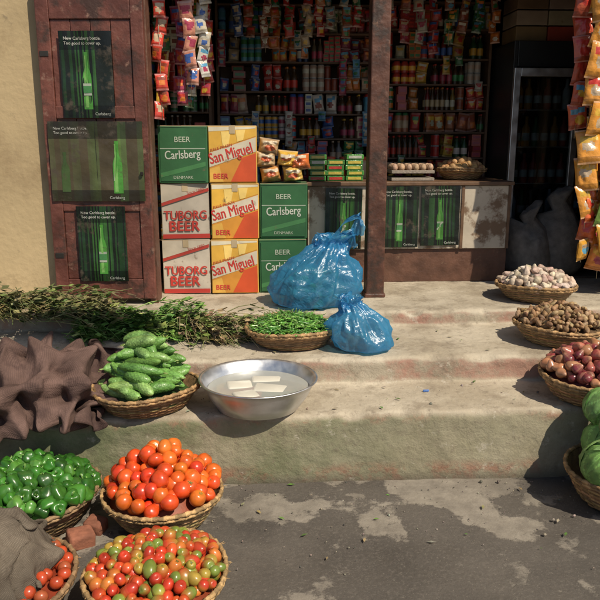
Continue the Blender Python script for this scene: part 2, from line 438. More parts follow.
# ------------------------------------------------------------ produce baskets
TOM=[(.60,.065,.013),(.66,.11,.016),(.54,.04,.012),(.68,.17,.022),(.62,.08,.014),(.64,.13,.018),(.66,.15,.02)]
c=(-.405,2.665,.004)
basket_of('tomato_basket',c,.155,.243,.135,3,fill_tomato(c,.243,.135,.165,.064,TOM,11,.95,.3,.05,1.7),M_veg,'tomatoes',(.42,.27,.12))
MIX=[(.46,.04,.016),(.52,.085,.02),(.52,.16,.03),(.34,.24,.04),(.15,.20,.035),(.18,.24,.04),(.46,.04,.016),(.50,.06,.02),(.40,.035,.015)]
c=(-.355,2.125,.004)
basket_of('mixed_tomato_basket',c,.155,.240,.125,5,fill_tomato(c,.240,.125,.06,.042,MIX,12,1.18,.12,.12,2,True),M_veg,'small_tomatoes',(.42,.27,.12))
PEP=[(.035,.14,.016),(.045,.17,.02),(.025,.09,.013),(.08,.23,.035),(.038,.15,.018)]
def f(mb,r):
    core(mb,-.93,2.68,.145,.26,.09,.045,(.02,.06,.01))
    for x,y,z,L in heap(-.93,2.68,.145,.26,.10,.052,21,2,.76):
        V,F=blob(20,12,r.choice((3,4)),.14,1.0*r.uniform(.85,1.45),.4,-.14)
        sd=r.uniform(0,50); V=np.array([v*(1+.22*noise.noise(Vector(v*1.7)+Vector((sd,0,0)))) for v in V])
        M=rotm(r.uniform(-1.6,1.6),r.uniform(-1.6,1.6),r.uniform(0,6)); s=.028*r.uniform(.75,1.2)
        mb.add(xf(V,(x,y,z),M,s),F,jit(r.choice(PEP),.25,r))
        V,F=tube([(0,0,.45*s),(0.002,0,.95*s),(.006,.002,1.4*s)],[.006,.003,.0035],6)
        mb.add(xf(V,(x,y,z),M),F,(.16,.30,.07))
basket_of('green_pepper_basket',(-.93,2.68,.004),.165,.262,.14,6,f,M_veg,'green_peppers',(.24,.155,.08))
def gourd(mb,r,p,yaw,pit,L,R,col):
    n=40;seg=20;V=[];F=[];b=r.uniform(-.14,.14);sd=r.uniform(0,99)
    for j in range(n+1):
        t=j/n; pr=(max(0,1-abs(2*t-1)**3.2))**.62
        rr=R*max(.04,pr)
        cx=(t-.5)*L; cy=b*L*math.sin(math.pi*t)
        for i in range(seg):
            a=2*math.pi*i/seg
            k=1+.055*math.cos(10*a)+.07*noise.noise(Vector((math.cos(a)*2.6,math.sin(a)*2.6,t*14+sd)))+(.075 if (i%2==0 and (j+i//2)%3==0) else 0)
            V.append((cx,cy+rr*k*math.cos(a),rr*k*math.sin(a)))
    C=[]
    for j in range(n):
        for i in range(seg):
            F.append((j*seg+i,j*seg+(i+1)%seg,(j+1)*seg+(i+1)%seg,(j+1)*seg+i))
            C.append(tuple(x*(1.12 if (i+j//3)%2 else .85)*(1.25 if j<4 or j>36 else 1) for x in col))
    M=rotm(0,pit,yaw)@rotm(r.uniform(0,6),0,0)
    mb.add(xf(V,p,M),F,C)
    V,F=tube([(-L/2+.002,0,0),(-L/2-.016,.004,0)],[.004,.003],6); mb.add(xf(V,p,M),F,(.25,.35,.1))
GRD=[(.13,.28,.06),(.11,.24,.05),(.20,.36,.10),(.09,.20,.04),(.16,.32,.08)]
def f(mb,r):
    c=(-.525,3.11)
    core(mb,c[0],c[1],.42,.22,.14,.05,(.03,.07,.015),1.6)
    for lay in range(7):
        zz=.440+lay*.031; RR=[.17,.16,.145,.12,.095,.065,.035][lay]; n=[15,14,12,9,7,4,3][lay]
        for i in range(n):
            a=6.283*i/n+r.uniform(-.3,.3); q=RR*(1 if i%4 else .4)
            x=c[0]+q*math.cos(a)*.8; y=c[1]+q*math.sin(a)
            yaw=r.gauss(-.30,.45)+(math.pi if r.random()<.5 else 0)
            L=r.uniform(.15,.215)*(1 if lay<5 else .85)
            gourd(mb,r,(x,y,zz+.018+r.uniform(-.006,.010)),yaw,r.uniform(-.2,.2),L,r.uniform(.020,.0265),jit(r.choice(GRD),.16,r))
basket_of('bitter_gourd_basket',(-.525,3.11,.336),.165,.240,.105,7,f,M_gourd,'bitter_gourds')
def chili(mb,r,p,yaw,L,R,col,mi=0):
    b=r.uniform(-.3,.3);P=[];Rr=[]
    for j in range(8):
        t=j/7; P.append(((t-.5)*L,b*L*(t-.5)**2*2,r.uniform(-.002,.002))); Rr.append(R*(1-.85*t**1.6)*(1 if j else .7))
    V,F=tube(P,Rr,7); M=rotm(0,r.uniform(-.3,.3),yaw); mb.add(xf(V,p,M),F,col,mi)
    V,F=tube([P[0],(P[0][0]-.02,P[0][1]+.003,.004)],[.0022,.0018],5); mb.add(xf(V,p,M),F,(.16,.24,.07),mi)
def f(mb,r):
    core(mb,.18,3.655,.565,.23,.05,.02,(.03,.08,.015))
    for i in range(480):
        a=r.uniform(0,6.28);q=.215*math.sqrt(r.random()); H=.06*(1-(q/.23)**2)
        chili(mb,r,(.18+q*math.cos(a),3.655+q*math.sin(a),.560+H*r.uniform(.75,1.05)),r.uniform(0,6.28),r.uniform(.06,.095),r.uniform(.0045,.0065),jit(r.choice([(.07,.20,.03),(.11,.29,.04),(.05,.15,.025),(.16,.34,.06)]),.15,r))
basket_of('green_chilli_basket',(.18,3.655,.469),.17,.242,.095,8,f,M_veg,'green_chillies')
def f(mb,r):
    core(mb,1.755,4.235,.655,.225,.07,.045,(.25,.19,.14))
    for x,y,z,L in heap(1.755,4.235,.655,.225,.085,.044,31,2):
        V,F=blob(20,10,r.choice((5,6,7)),.085,.82,0,0)
        V[:,2]=np.where(V[:,2]>.55,V[:,2]+ (V[:,2]-.55)*3.4,V[:,2]); s=.0225*r.uniform(.7,1.25)
        mb.add(xf(V,(x,y,z),rotm(r.uniform(-1.4,1.4),r.uniform(-1.4,1.4),r.uniform(0,6)),s),F,jit(r.choice([(.50,.42,.32),(.57,.49,.39),(.42,.30,.24),(.50,.37,.30)]),.14,r))
basket_of('garlic_basket',(1.755,4.235,.560),.16,.238,.10,9,f,M_matte,'garlic_bulbs')
def f(mb,r):
    core(mb,1.635,3.60,.57,.225,.07,.04,(.10,.06,.03))
    for x,y,z,L in heap(1.635,3.60,.575,.220,.08,.042,32,2):
        for q in range(3):
            V,F=blob(10,7,0,0,r.uniform(1.2,2.4),0,0); s=.0145*r.uniform(.55,1.15)
            mb.add(xf(V,(x+r.uniform(-.018,.018),y+r.uniform(-.018,.018),z+r.uniform(-.006,.012)),rrot(r),s),F,jit(r.choice([(.22,.13,.06),(.30,.18,.085),(.15,.08,.04),(.36,.24,.13)]),.2,r))
basket_of('ginger_basket',(1.635,3.60,.469),.16,.235,.10,10,f,M_matte,'ginger_roots')
def f(mb,r):
    core(mb,1.60,3.09,.465,.235,.09,.05,(.12,.03,.03))
    for x,y,z,L in heap(1.60,3.09,.465,.235,.11,.052,33,2):
        V,F=blob(16,12,0,0,.86,0,0); V[:,2]=np.where(V[:,2]>.6,V[:,2]+(V[:,2]-.6)*2.6,V[:,2]); s=.0275*r.uniform(.75,1.22)
        c0=jit(r.choice([(.26,.05,.05),(.34,.09,.075),(.42,.19,.10),(.18,.035,.045)]),.18,r); c1=jit((.46,.26,.15),.2,r)
        C=[]
        for j in range(12): C+=[tuple(a*(1-k)+b*k for a,b in zip(c0,c1)) for k in [max(0,(j-8)/4)*.8+(.25 if (i%4==0) else 0) for i in range(16)]]
        mb.add(xf(V,(x,y,z),rotm(r.uniform(-1.5,1.5),r.uniform(-1.5,1.5),r.uniform(0,6)),s),F,C)
basket_of('red_onion_basket',(1.60,3.10,.336),.17,.248,.12,12,f,M_veg,'red_onions')
def cabbage(mb,r,p,s):
    M=rotm(r.uniform(-.6,.6),r.uniform(-.6,.6),r.uniform(0,6))
    V,F=blob(20,14,0,0,.92,0,0); mb.add(xf(V,p,M,s*.95),F,(.30,.44,.18))
    for k in range(9):
        a0=k*2.4; op=.02+.055*k/9*r.uniform(.6,1.9); nu,nv=18,18;V=[];F=[];C=[]
        for j in range(nv+1):
            for i in range(nu+1):
                u=i/nu*2-1; v=j/nv
                wd=.95*math.sin(math.pi*(.12+.80*v))
                th=a0+u*wd; ph=-1.35+v*2.35
                vein=-.02*math.exp(-(u*12)**2)-.012*math.exp(-((abs(u)*3-v*2)%.5*10-2)**2)
                R0=1.0+op*2*v+.06*u*u*v+ .06*math.sin(u*9+k)*v*v*(abs(u)+.4)+.06*noise.noise(Vector((u*4,v*4,k)))+.02*noise.noise(Vector((u*12,v*12,k)))+vein
                V.append((R0*math.cos(ph)*math.cos(th),R0*math.cos(ph)*math.sin(th),R0*math.sin(ph)*.95))
        base=jit((.15,.29,.075),.25,r)
        for j in range(nv):
            for i in range(nu):
                a=j*(nu+1)+i; F.append((a,a+1,a+nu+2,a+nu+1))
                w=1.5 if i in (nu//2,nu//2-1) or (abs(i-nu//2)-j)%6==0 else 1.0
                C.append(tuple(min(1,x*w*(1+.1*r.random())) for x in base))
        mb.add(xf(V,p,M,s),F,C)
def f(mb,r):
    for p,s in (((1.45,2.62,.21),.10),((1.65,2.60,.21),.10),((1.55,2.80,.22),.11),((1.555,2.66,.355),.105),((1.75,2.76,.22),.1),((1.52,2.82,.38),.085),((1.68,2.78,.37),.09)): cabbage(mb,r,p,s)
basket_of('cabbage_basket',(1.58,2.705,.004),.165,.245,.15,13,f,M_leaf,'cabbages')

# bowl of curd blocks
e=empty('metal_bowl')
bc=(-.005,3.075,.336)
pr=[(.001,.0),(.165,.0),(.19,.006),(.225,.055),(.25,.105),(.262,.133),(.274,.138),(.275,.142),(.266,.143),(.256,.136),(.244,.105),(.218,.055),(.186,.010),(.001,.006)]
V,F=lathe(pr,96)
V=np.array([v*(1+.008*noise.noise(Vector(v*9))) for v in V])
mb=MB(); mb.add(V+np.array(bc),F); mb.build('bowl',M_metal,e)
mb=MB(); V,F=lathe([(.001,.092),(.236,.092)],64); mb.add(V+np.array(bc),F); mb.build('water',M_water,e)
mb=MB(); r=random.Random(4)
for x,y,a,w,d in ((-.085,.035,.15,.06,.05),(.055,-.02,-.2,.075,.05),(-.055,-.095,.4,.055,.045),(.04,.105,0,.07,.04)):
    V,F=boxg(-w,w,-d,d,-.03,.005+r.uniform(0,.006),.012); V=np.array([v+.006*np.array(noise.noise_vector(Vector(v*14))) for v in V]); mb.add(xf(V,(bc[0]+x,bc[1]+y,bc[2]+.092),rotm(.03,0.03,a)),F,(1,1,1),0,True)
mb.build('curd_blocks',M_paneer,e)

# ------------------------------------------------------------ plastic bags
def bag(name,c,R,H,seed,lean,hand,content,flat,hh,kr):
    e=empty(name); mb=MB(); r=random.Random(seed)
    T=[k[0] for k in kr]; n=72; seg=120; V=[];F=[]
    for j in range(n+1):
        t=j/n; rr=np.interp(t,T,[k[1] for k in kr])*R; zz=np.interp(t,T,[k[2] for k in kr])*H
        A=.12+.6*max(0,t-.35)
        for i in range(seg):
            a=2*math.pi*i/seg; p=Vector((math.cos(a)*1.9,math.sin(a)*1.9,t*1.6+seed))
            q=1-2*abs(noise.noise(p)); q2=1-2*abs(noise.noise(p*2.6+Vector((5,5,5))))
            k=1+A*(q-.6)+A*.4*(q2-.6)+.16*noise.noise(Vector((math.cos(a)*1.1,math.sin(a)*1.1,t*2.2+seed*2)))
            P3=Vector((math.cos(a)*rr*8,math.sin(a)*rr*8,zz*8+seed))
            cr=(.4-abs(noise.noise(P3)))*.03*min(1,t*6)+noise.noise(P3*2.5)*.008*min(1,t*6)
            x=(rr*k+cr)*math.cos(a); y=(rr*k+cr)*math.sin(a)*flat; z=max(.003,zz+cr*.8*min(1,t*5)) if t<.8 else zz+.09*H*q
            V.append((c[0]+x+lean[0]*z*(.5+z/H*.8),c[1]+y+lean[1]*z,c[2]+z))
    for j in range(n):
        for i in range(seg): F.append((j*seg+i,j*seg+(i+1)%seg,(j+1)*seg+(i+1)%seg,(j+1)*seg+i))
    mb.add(V,F)
    top=Vector((c[0]+lean[0]*H*1.25,c[1]+lean[1]*H,c[2]+H*.84))
    for hi,(dx,dy,hs,wd,tilt) in enumerate(hand):
        V=[];F=[];m=44;w=10; h2=hh*hs
        for j in range(m+1):
            t=j/m; an=math.pi*t
            loc=Vector((dx*wd*(1-math.cos(an))*.5, dy*wd*.5*math.sin(an)+(t-.5)*-.03, h2*(math.sin(an)**.7)+tilt*wd*(1-math.cos(an))*.5))
            if t>.5: loc.x*=1-(t-.5)*.9
            cen=top+Vector((dx*R*.06,0,0))+loc
            for q in range(w+1):
                s=(q/w-.5)*(.035+.10*abs(math.cos(an))**2)
                nn=.016*noise.noise(Vector((q*.5,t*7,seed+hi)))+.006*math.cos(q*2.1)
                V.append((cen+Vector((s*.5*math.cos(an)+s*.35*math.sin(an)+nn, s*.6+nn, s*.8*math.sin(an)+nn)))[:])
        for j in range(m):
            for q in range(w): a=j*(w+1)+q; F.append((a,a+1,a+w+2,a+w+1))
        mb.add(V,F)
    mb.build('film',M_bag,e)
    mb=MB()
    for i in range(190):
        a=r.uniform(0,6.28); q=R*.72*math.sqrt(r.random()); z=r.uniform(.02,.45)*H
        q*=1-.4*max(0,z/H-.22)/.25
        V,F=blob(8,6,0,0,r.uniform(.5,2),0,0)
        mb.add(xf(V,(c[0]+q*math.cos(a)+lean[0]*z*.7,c[1]+q*math.sin(a)*flat+lean[1]*z,c[2]+z+.02),rrot(r),R*.10),F,jit(content,.7,r))
    mb.build('contents',M_leaf,e)
KR1=[(0,.02,0),(.05,.70,.0),(.12,.98,.05),(.28,1.06,.22),(.42,1.0,.40),(.55,.86,.56),(.68,.66,.70),(.80,.44,.81),(.88,.27,.88),(.94,.30,.94),(1,.42,1.0)]
bag('blue_plastic_bag',(.315,4.17,.560),.255,.40,3.3,(.26,0),((1,.2,1.5,.24,.35),(1,-.3,1.0,.17,.1),(-1,.1,.8,.12,.0)),(.08,.17,.06),.8,.10,KR1)
bag('blue_plastic_bag.001',(.545,3.52,.469),.155,.26,8.1,(-.22,.05),((-1,.2,1.2,.05,.0),(1,-.3,.8,.07,-.1)),(.30,.15,.09),.85,.05,KR1)

# ------------------------------------------------------------ leafy greens
def greens(name,segs,seed):
    r=random.Random(seed); mb=MB()
    for (x,y,z,yaw,L,W,H,n,pal,leafy) in segs:
        for i in range(n):
            a=yaw+r.gauss(0,.35); l=L*r.uniform(.5,1.1)
            ox=r.gauss(0,W*.45); oz=abs(r.gauss(0,H*.5)); st=r.uniform(-.5,.1)*L*.5
            d=Vector((math.cos(a),math.sin(a),0)); s=Vector((-math.sin(yaw),math.cos(yaw),0))
            p0=Vector((x,y,z))+s*ox+d*st-Vector((math.cos(yaw),math.sin(yaw),0))*L*.25+Vector((0,0,oz*max(.2,1-(ox/W)**2*.5)))
            P=[];k=r.uniform(-.15,.15);up=r.uniform(-.02,.06)
            for j in range(5):
                t=j/4; P.append((p0+d*l*t+s*k*l*t*t+Vector((0,0,up*math.sin(t*3)-.02*t*t))))
            P=[Vector((q.x,q.y,max(q.z,z+.004))) for q in P]
            col=jit(r.choice(pal),.3,r)
            V,F=tube([q[:] for q in P],[.0028,.0025,.002,.0016,.001],4,False); mb.add(V,F,col)
            for q in range(leafy):
                t=r.uniform(.35,1); b=P[int(t*4)] if t<1 else P[4]
                la=a+r.uniform(-1.2,1.2); ll=r.uniform(.02,.055); lw=ll*r.uniform(.3,.6)
                ld=Vector((math.cos(la),math.sin(la),r.uniform(-.3,.7))).normalized(); ls=ld.cross(Vector((r.uniform(-.5,.5),r.uniform(-.5,.5),1))).normalized()
                V=[b[:],(b+ld*ll*.5+ls*lw)[:],(b+ld*ll)[:],(b+ld*ll*.5-ls*lw)[:],(b+ld*ll*.5+Vector((0,0,-.004)))[:]]
                mb.add(V,[(0,1,4),(1,2,4),(2,3,4),(3,0,4)],jit(col,.25,r))
    return mb.build(name,M_leaf)
DR=[(.15,.17,.055),(.20,.18,.08),(.11,.15,.045),(.24,.20,.10)]
GN=[(.10,.21,.04),(.15,.28,.06),(.08,.16,.03),(.22,.30,.09)]
RT=[(.34,.27,.15),(.19,.21,.08),(.40,.32,.2),(.14,.20,.05)]
greens('fern_greens_bundle',[(-1.45+i*.13,3.93+rnd.uniform(-.06,.06),.50+(.07 if i%2 else .09),rnd.uniform(-.5,.5),.32,.10,.10,120,DR,3) for i in range(5)],41)
greens('leafy_greens_bundle',[(-.92+i*.12,3.86+rnd.uniform(-.05,.05),.472,rnd.uniform(-.5,.4),.26,.11,.12,115,GN,6) for i in range(5)],42)
greens('spring_onion_bundle',[(-.38+i*.09,3.78+rnd.uniform(-.05,.05),.472,rnd.uniform(-.9,.2),.26,.09,.10,110,RT,2) for i in range(5)],43)

# ------------------------------------------------------------ steps & ground
def fbm(x,y,z,s): return noise.fractal(Vector((x*s,y*s,z*s)),1.0,2.0,4)
prof=[(2.962,-.05),(2.958,.10),(2.960,.22),(2.958,.30),(2.963,.324),(2.978,.332),(3.1,.333),(3.25,.334),(3.345,.336),(3.356,.345),(3.360,.40),(3.358,.445),(3.366,.460),(3.382,.466),(3.55,.467),(3.75,.468),(3.95,.470),(3.965,.478),(3.968,.52),(3.966,.540),(3.976,.552),(3.99,.557),(4.2,.558),(4.45,.560),(4.62,.562),(4.85,.562)]
pp=[]
for (a,b),(a2,b2) in zip(prof[:-1],prof[1:]):
    L=math.hypot(a2-a,b2-b); n=max(1,int(L/.014))
    for i in range(n): pp.append((a+(a2-a)*i/n,b+(b2-b)*i/n))
pp.append(prof[-1])
xs=np.concatenate([np.linspace(-5,-1.7,30)[:-1],np.linspace(-1.7,2.4,360),np.linspace(2.4,5,30)[1:]])
V=[];F=[]
for x in xs:
    for (y,z) in pp:
        d=fbm(x,y,z,3.2)*.009+fbm(x,y,z,14)*.003
        edge=min(abs(z-.33)+abs(y-2.965),abs(z-.462)+abs(y-3.366),abs(z-.552)+abs(y-3.972))
        ch=max(0,noise.noise(Vector((x*6,y*2,1.7)))-.10)*.05*max(0,1-edge/.04)+max(0,noise.noise(Vector((x*19,y*2,4.7)))-.15)*.025*max(0,1-edge/.03)
        V.append((x,y+d+ch*.8,z+d*.6-ch))
m=len(pp)
for i in range(len(xs)-1):
    for j in range(m-1): F.append((i*m+j,(i+1)*m+j,(i+1)*m+j+1,i*m+j+1))
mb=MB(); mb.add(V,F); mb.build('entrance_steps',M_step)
mb=MB(); V=[];F=[]
gx=np.concatenate([[-80,-20,-6],np.linspace(-3,4,160),[8,20,80]]); gy=np.concatenate([[-80,-20,-4],np.linspace(.5,3.1,80),[8,20,90]])
for y in gy:
    for x in gx:
        z=(fbm(x,y,0,1.3)*.010+fbm(x,y,0,7)*.0022-.004) if (-3<=x<=4 and .5<=y<=3.1) else -.006
        V.append((x,y,z))
n=len(gx)
for j in range(len(gy)-1):
    for i in range(n-1): a=j*n+i; F.append((a,a+1,a+n+1,a+n))
mb.add(V,F); mb.build('street_ground',M_ground)
mb=MB(); r=random.Random(5)
for i in range(520):
    x=r.uniform(-1.2,2.2); y=2.95-abs(r.gauss(0,.35)); z=.002
    if r.random()<.25: y=r.uniform(2.99,3.34); z=.336
    if y<1.2: continue
    V,F=blob(6,4,0,0,.6,0,0); s=r.uniform(.0012,.004) if r.random()<.95 else r.uniform(.005,.009)
    mb.add(xf(V,(x,y,z),rrot(r),s),F,jit(r.choice([(.2,.17,.14),(.1,.09,.08),(.3,.25,.2)]),.3,r))
for i in range(110):
    x=r.uniform(-1.1,2.1); y=r.choice((r.uniform(2.3,2.94),r.uniform(3.0,3.34),r.uniform(3.4,3.9))); z=.004 if y<2.95 else (.340 if y<3.35 else .474)
    a=r.uniform(0,6.28); l=r.uniform(.006,.02); w=l*.4; ca,sa=math.cos(a),math.sin(a)
    V=[(x-ca*l,y-sa*l,z),(x+sa*w,y-ca*w,z+.003),(x+ca*l,y+sa*l,z+.001),(x-sa*w,y+ca*w,z+.002)]
    mb.add(V,[(0,1,2,3)],jit(r.choice([(.1,.2,.04),(.25,.2,.1),(.3,.28,.2)]),.3,r))
V,F=boxg(.80,.83,3.20,3.205,.338,.35,.003); mb.add(V,F,(.1,.2,.5),0,False)
mb.build('street_litter',M_matte)
e=empty('broken_bricks'); mb=MB(); M_brick=pmat('brick',(.26,.10,.06),rough=.85,var=.3,vscale=20,bump=.5,bscale=60)
for p,a,s in (((-.705,2.50,.03),.5,(.05,.04,.03)),((-.67,2.60,.025),-.3,(.04,.035,.025))):
    V,F=boxg(-s[0],s[0],-s[1],s[1],-s[2],s[2],.01); V=np.array([v+.006*np.array(noise.noise_vector(Vector(v*30))) for v in V]); mb.add(xf(V,p,rotm(.1,.1,a)),F)
mb.build('brick_pieces',M_brick,e)

# ------------------------------------------------------------ building
B=empty('shop_building')
def part(name,boxes,mat,parent=B,b=.004):
    mb=MB()
    for bx in boxes:
        V,F=boxg(*bx,b); mb.add(V,F,(1,1,1),0,False)
    return mb.build(name,mat,parent)
part('left_wall',[(-5,-.662,4.32,4.60,.50,3.2)],M_wall)
part('right_wall',[(2.42,5,4.32,4.60,.50,3.2)],M_wall)
part('upper_wall',[(-5,5,4.322,4.598,3.2,6.5)],M_wall)
part('lintel_wall',[(-.66,2.418,4.325,4.595,2.56,3.197)],M_wall)
part('lintel_beam',[(-.66,2.418,4.28,4.60,2.44,2.557)],M_wood)
part('window_upper',[(-3.2,-2.2,4.28,4.32,4.0,5.3),(-.5,.5,4.28,4.32,4.0,5.3),(2.2,3.2,4.28,4.32,4.0,5.3)],M_wood)
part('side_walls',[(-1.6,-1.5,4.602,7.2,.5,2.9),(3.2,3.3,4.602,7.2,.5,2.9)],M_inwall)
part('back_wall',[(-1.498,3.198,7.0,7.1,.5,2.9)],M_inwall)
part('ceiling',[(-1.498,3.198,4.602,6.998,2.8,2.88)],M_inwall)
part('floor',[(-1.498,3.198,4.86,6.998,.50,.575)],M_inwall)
part('door_frame',[(-.66,-.612,4.245,4.40,.560,2.438),(2.36,2.417,4.22,4.40,.56,2.438)],M_wood)
part('centre_post',[(.688,.802,4.33,4.45,.558,2.438),(.679,.811,4.322,4.458,.557,.585)],M_post,b=.008)
D=empty('open_door_leaf')
HX,HY=-.622,4.195
def leafpart(name,boxes,mat,b=.004):
    mb=MB(); M=rotm(0,0,-.07)
    for bx in boxes:
        V,F=boxg(*bx,b); mb.add(xf(V,(HX,HY,0),M),F,(1,1,1),0,False)
    return mb.build(name,mat,D)
w=.60
leafpart('stiles',[(-w,-w+.075,0,.04,.60,2.42),(-.07,0,0,.04,.60,2.42)],M_doorw)
leafpart('rails',[(-w+.076,-.071,.002,.038,.60,.72),(-w+.076,-.071,.002,.038,1.13,1.21),(-w+.076,-.071,.002,.038,1.66,1.73),(-w+.076,-.071,.002,.038,2.2,2.42)],M_doorw)
leafpart('panels',[(-w+.077+i*.1130,-w+.077+i*.1130+.110,.012,.03,.721,2.199) for i in range(4)],M_doorw,.003)
M_iron=pmat('iron',(.05,.045,.04),rough=.5,metal=.7,var=.3)
leafpart('ironwork',[(-.055,-.03,-.012,0,1.30,1.42),(-.05,-.035,-.03,-.012,1.34,1.36),(-w+.01,-w+.06,-.004,0,2.0,2.03),(-w+.01,-w+.06,-.004,0,.85,.88)],M_iron,.002)
xd=np.array([math.cos(-.07),math.sin(-.07),0]); zd=np.array([0,0,1.]); nd=np.cross(xd,zd)
def lp(x,z,off): return np.array((HX,HY,0))+xd*x+zd*z+nd*off
mb=MB(); poster(mb,lp(-.475,1.665,.010),xd,zd,.295,.47,1); mb.build('beer_poster',M_poster,D)
mb=MB(); poster(mb,lp(-.575,1.19,.012),xd,zd,.545,.455,2,True,.72); mb.build('beer_poster_wide',M_poster,D)
mb=MB(); poster(mb,lp(-.445,.71,.010),xd,zd,.29,.45,3); mb.build('beer_poster_low',M_poster,D)

# ------------------------------------------------------------ beer cartons
def carton(kind,x,z,seed,y=4.50,w=.305,h=.352,d=.24):
    r=random.Random(seed); e=empty('beer_carton'); a=r.uniform(-.05,.05); y+=r.uniform(-.015,.015)
    mb=MB(); k=r.uniform(.8,1.0)
    G=tuple(k*q for q in (.028,.125,.045));Wt=tuple(k*q for q in (.52,.46,.38));Rd=tuple(k*q for q in (.48,.04,.028))
    base={'g':G,'t':Wt,'s':(.60,.36,.07)}[kind]
    V,F=boxg(0,w,0,d,0,h,.006)
    V=np.array([v+.004*np.array(noise.noise_vector(Vector(v*6+seed))) for v in V])
    M=rotm(0,r.uniform(-.008,.008),a); mb.add(xf(V,(x,y,z),M),F,base,0,False)
    xdd=M@np.array([1,0,0.]); zdd=M@np.array([0,0,1.]); f=Face(mb,np.array((x,y,z))+np.array([0,-.0045,0]),xdd,zdd,w,h)
    if kind=='s':
        f.rect(.02,.02,.98,.98,(.58*k,.25*k,.03),1)
        f.poly([(.02,.55),(.98,.82),(.98,.98),(.02,.98)],(.70*k,.40*k,.05),2)
        f.poly([(.02,.90),(.98,.95),(.98,.98),(.02,.98)],(.62,.56,.42),3)
        f.poly([(.02,.28),(.98,.55),(.98,.80),(.02,.53)],(.62*k,.55*k,.42*k),3)
        f.poly([(.45,.02),(.98,.02),(.98,.52),(.70,.44)],(.52,.07,.018),3)
        f.poly([(.02,.02),(.30,.02),(.22,.30),(.02,.25)],(.60,.34,.06),3)
        f.poly([(.30,.64),(.42,.66),(.47,.9),(.27,.9)],(.76,.54,.16),4)
        f.poly([(.60,.72),(.72,.75),(.77,.93),(.57,.92)],(.76,.54,.16),4)
        f.text('San Miguel',.05,.335,.90,(.50,.03,.022),5,.26,.018,1.45)
        f.text('BEER',.1,.08,.3,(.50,.04,.03),5,0,.02)
        f.text('PALE PILSEN',.06,.55,.45,(.45,.06,.03),5,.26,0)
    elif kind=='t':
        f.poly([(.01,.60),(.99,.86),(.99,.99),(.01,.99)],(.38,.04,.027),2)
        f.poly([(.01,.66),(.99,.92),(.99,.99),(.01,.99)],(.50*k,.44*k,.35*k),3)
        f.rect(.01,.01,.99,.09,Rd,2)
        f.text('TUBORG',.05,.36,.88,Rd,4,0,.03,1.15)
        f.text('BEER',.16,.15,.62,Rd,4,0,.03,1.0)
        f.text('Since 1880',.55,.80,.36,(.40,.06,.04),4,.25,0)
    else:
        f.rect(.04,.04,.96,.96,(.024,.105,.036),1)
        f.rect(.04,.60,.96,.612,(.35,.40,.32),2)
        f.poly([(.04,.10),(.96,.30),(.96,.38),(.04,.18)],(.05,.18,.06),2)
        f.text('Carlsberg',.14,.42,.72,(.48,.50,.43),3,.05,.015,1.3)
        f.text('BEER',.34,.72,.32,(.4,.45,.35),3,0,.01)
        f.text('DENMARK',.3,.08,.4,(.4,.45,.35),3)
    f.rect(.0,.990,1,1.0,(.34,.25,.15),2)
    V,F=boxg(0,w,d*.45,d*.55,h+.001,h+.003); mb.add(xf(V,(x,y,z),M),F,(.4,.32,.2),0,False)
    if kind!='g': V,F=boxg(w*.44,w*.56,-.0095,-.0088,h*.86,h+.002); mb.add(xf(V,(x,y,z),M),F,(.40,.31,.19),0,False)
    mb.build('carton',M_print,e)
zs=[.563,.919,1.275]
lay=[('t',-.612,0),('t',-.606,1),('g',-.610,2),('s',-.300,0),('s',-.294,1),('s',-.300,2),('g',.012,0),('g',.018,1)]
for i,(k,x,j) in enumerate(lay): carton(k,x,zs[j],i+1)
# ------------------------------------------------------------ packets
def packet(w,h,d,r,cols,res=1):
    nx,nz=8*res,10*res; V=[];F=[];C=[]; sd=r.uniform(0,99)
    for s in (-1,1):
        for j in range(nz+1):
            for i in range(nx+1):
                u=i/nx*2-1; v=j/nz*2-1
                b=d*.5*(max(0,1-abs(u)**2.6)**.6)*(max(0,1-abs(v*1.06)**4)**.6)+.0008
                b*=1+.45*noise.noise(Vector((u*2.2+sd,v*2.2,s*3)))+.15*noise.noise(Vector((u*6+sd,v*6,s*3)))
                V.append((u*w/2*(1-.07*(1-v*v)),s*b,v*h/2))
    n=(nx+1)*(nz+1); bg,band,dot=cols
    cu=r.uniform(-.2,.2); cv=r.uniform(-.3,.2); ti=r.uniform(-.5,.5)
    for s in (0,1):
        for j in range(nz):
            for i in range(nx):
                a=s*n+j*(nx+1)+i; q=(a,a+1,a+nx+2,a+nx+1); F.append(q if s==0 else q[::-1])
                u=(i+.5)/nx*2-1; v=(j+.5)/nz*2-1
                if abs(v)>.86: c=tuple(x*.7+.15 for x in bg)
                elif abs(v-.45-ti*u*.4)<.2 and abs(u)<.8: c=band
                elif (u-cu)**2/.3+(v-cv)**2/.12<1: c=dot
                elif v<-.6: c=tuple(x*.6 for x in bg)
                else: c=bg
                C.append(c)
    return np.array(V),F,C
PAL=[(.52,.045,.03),(.60,.36,.045),(.055,.12,.36),(.56,.52,.44),(.045,.2,.07),(.58,.17,.03),(.35,.045,.09),(.09,.28,.44),(.48,.36,.24),(.25,.055,.03)]
WARM=[(.52,.045,.03),(.58,.34,.045),(.58,.17,.03),(.45,.055,.045),(.54,.49,.4),(.34,.11,.05),(.05,.17,.06)]
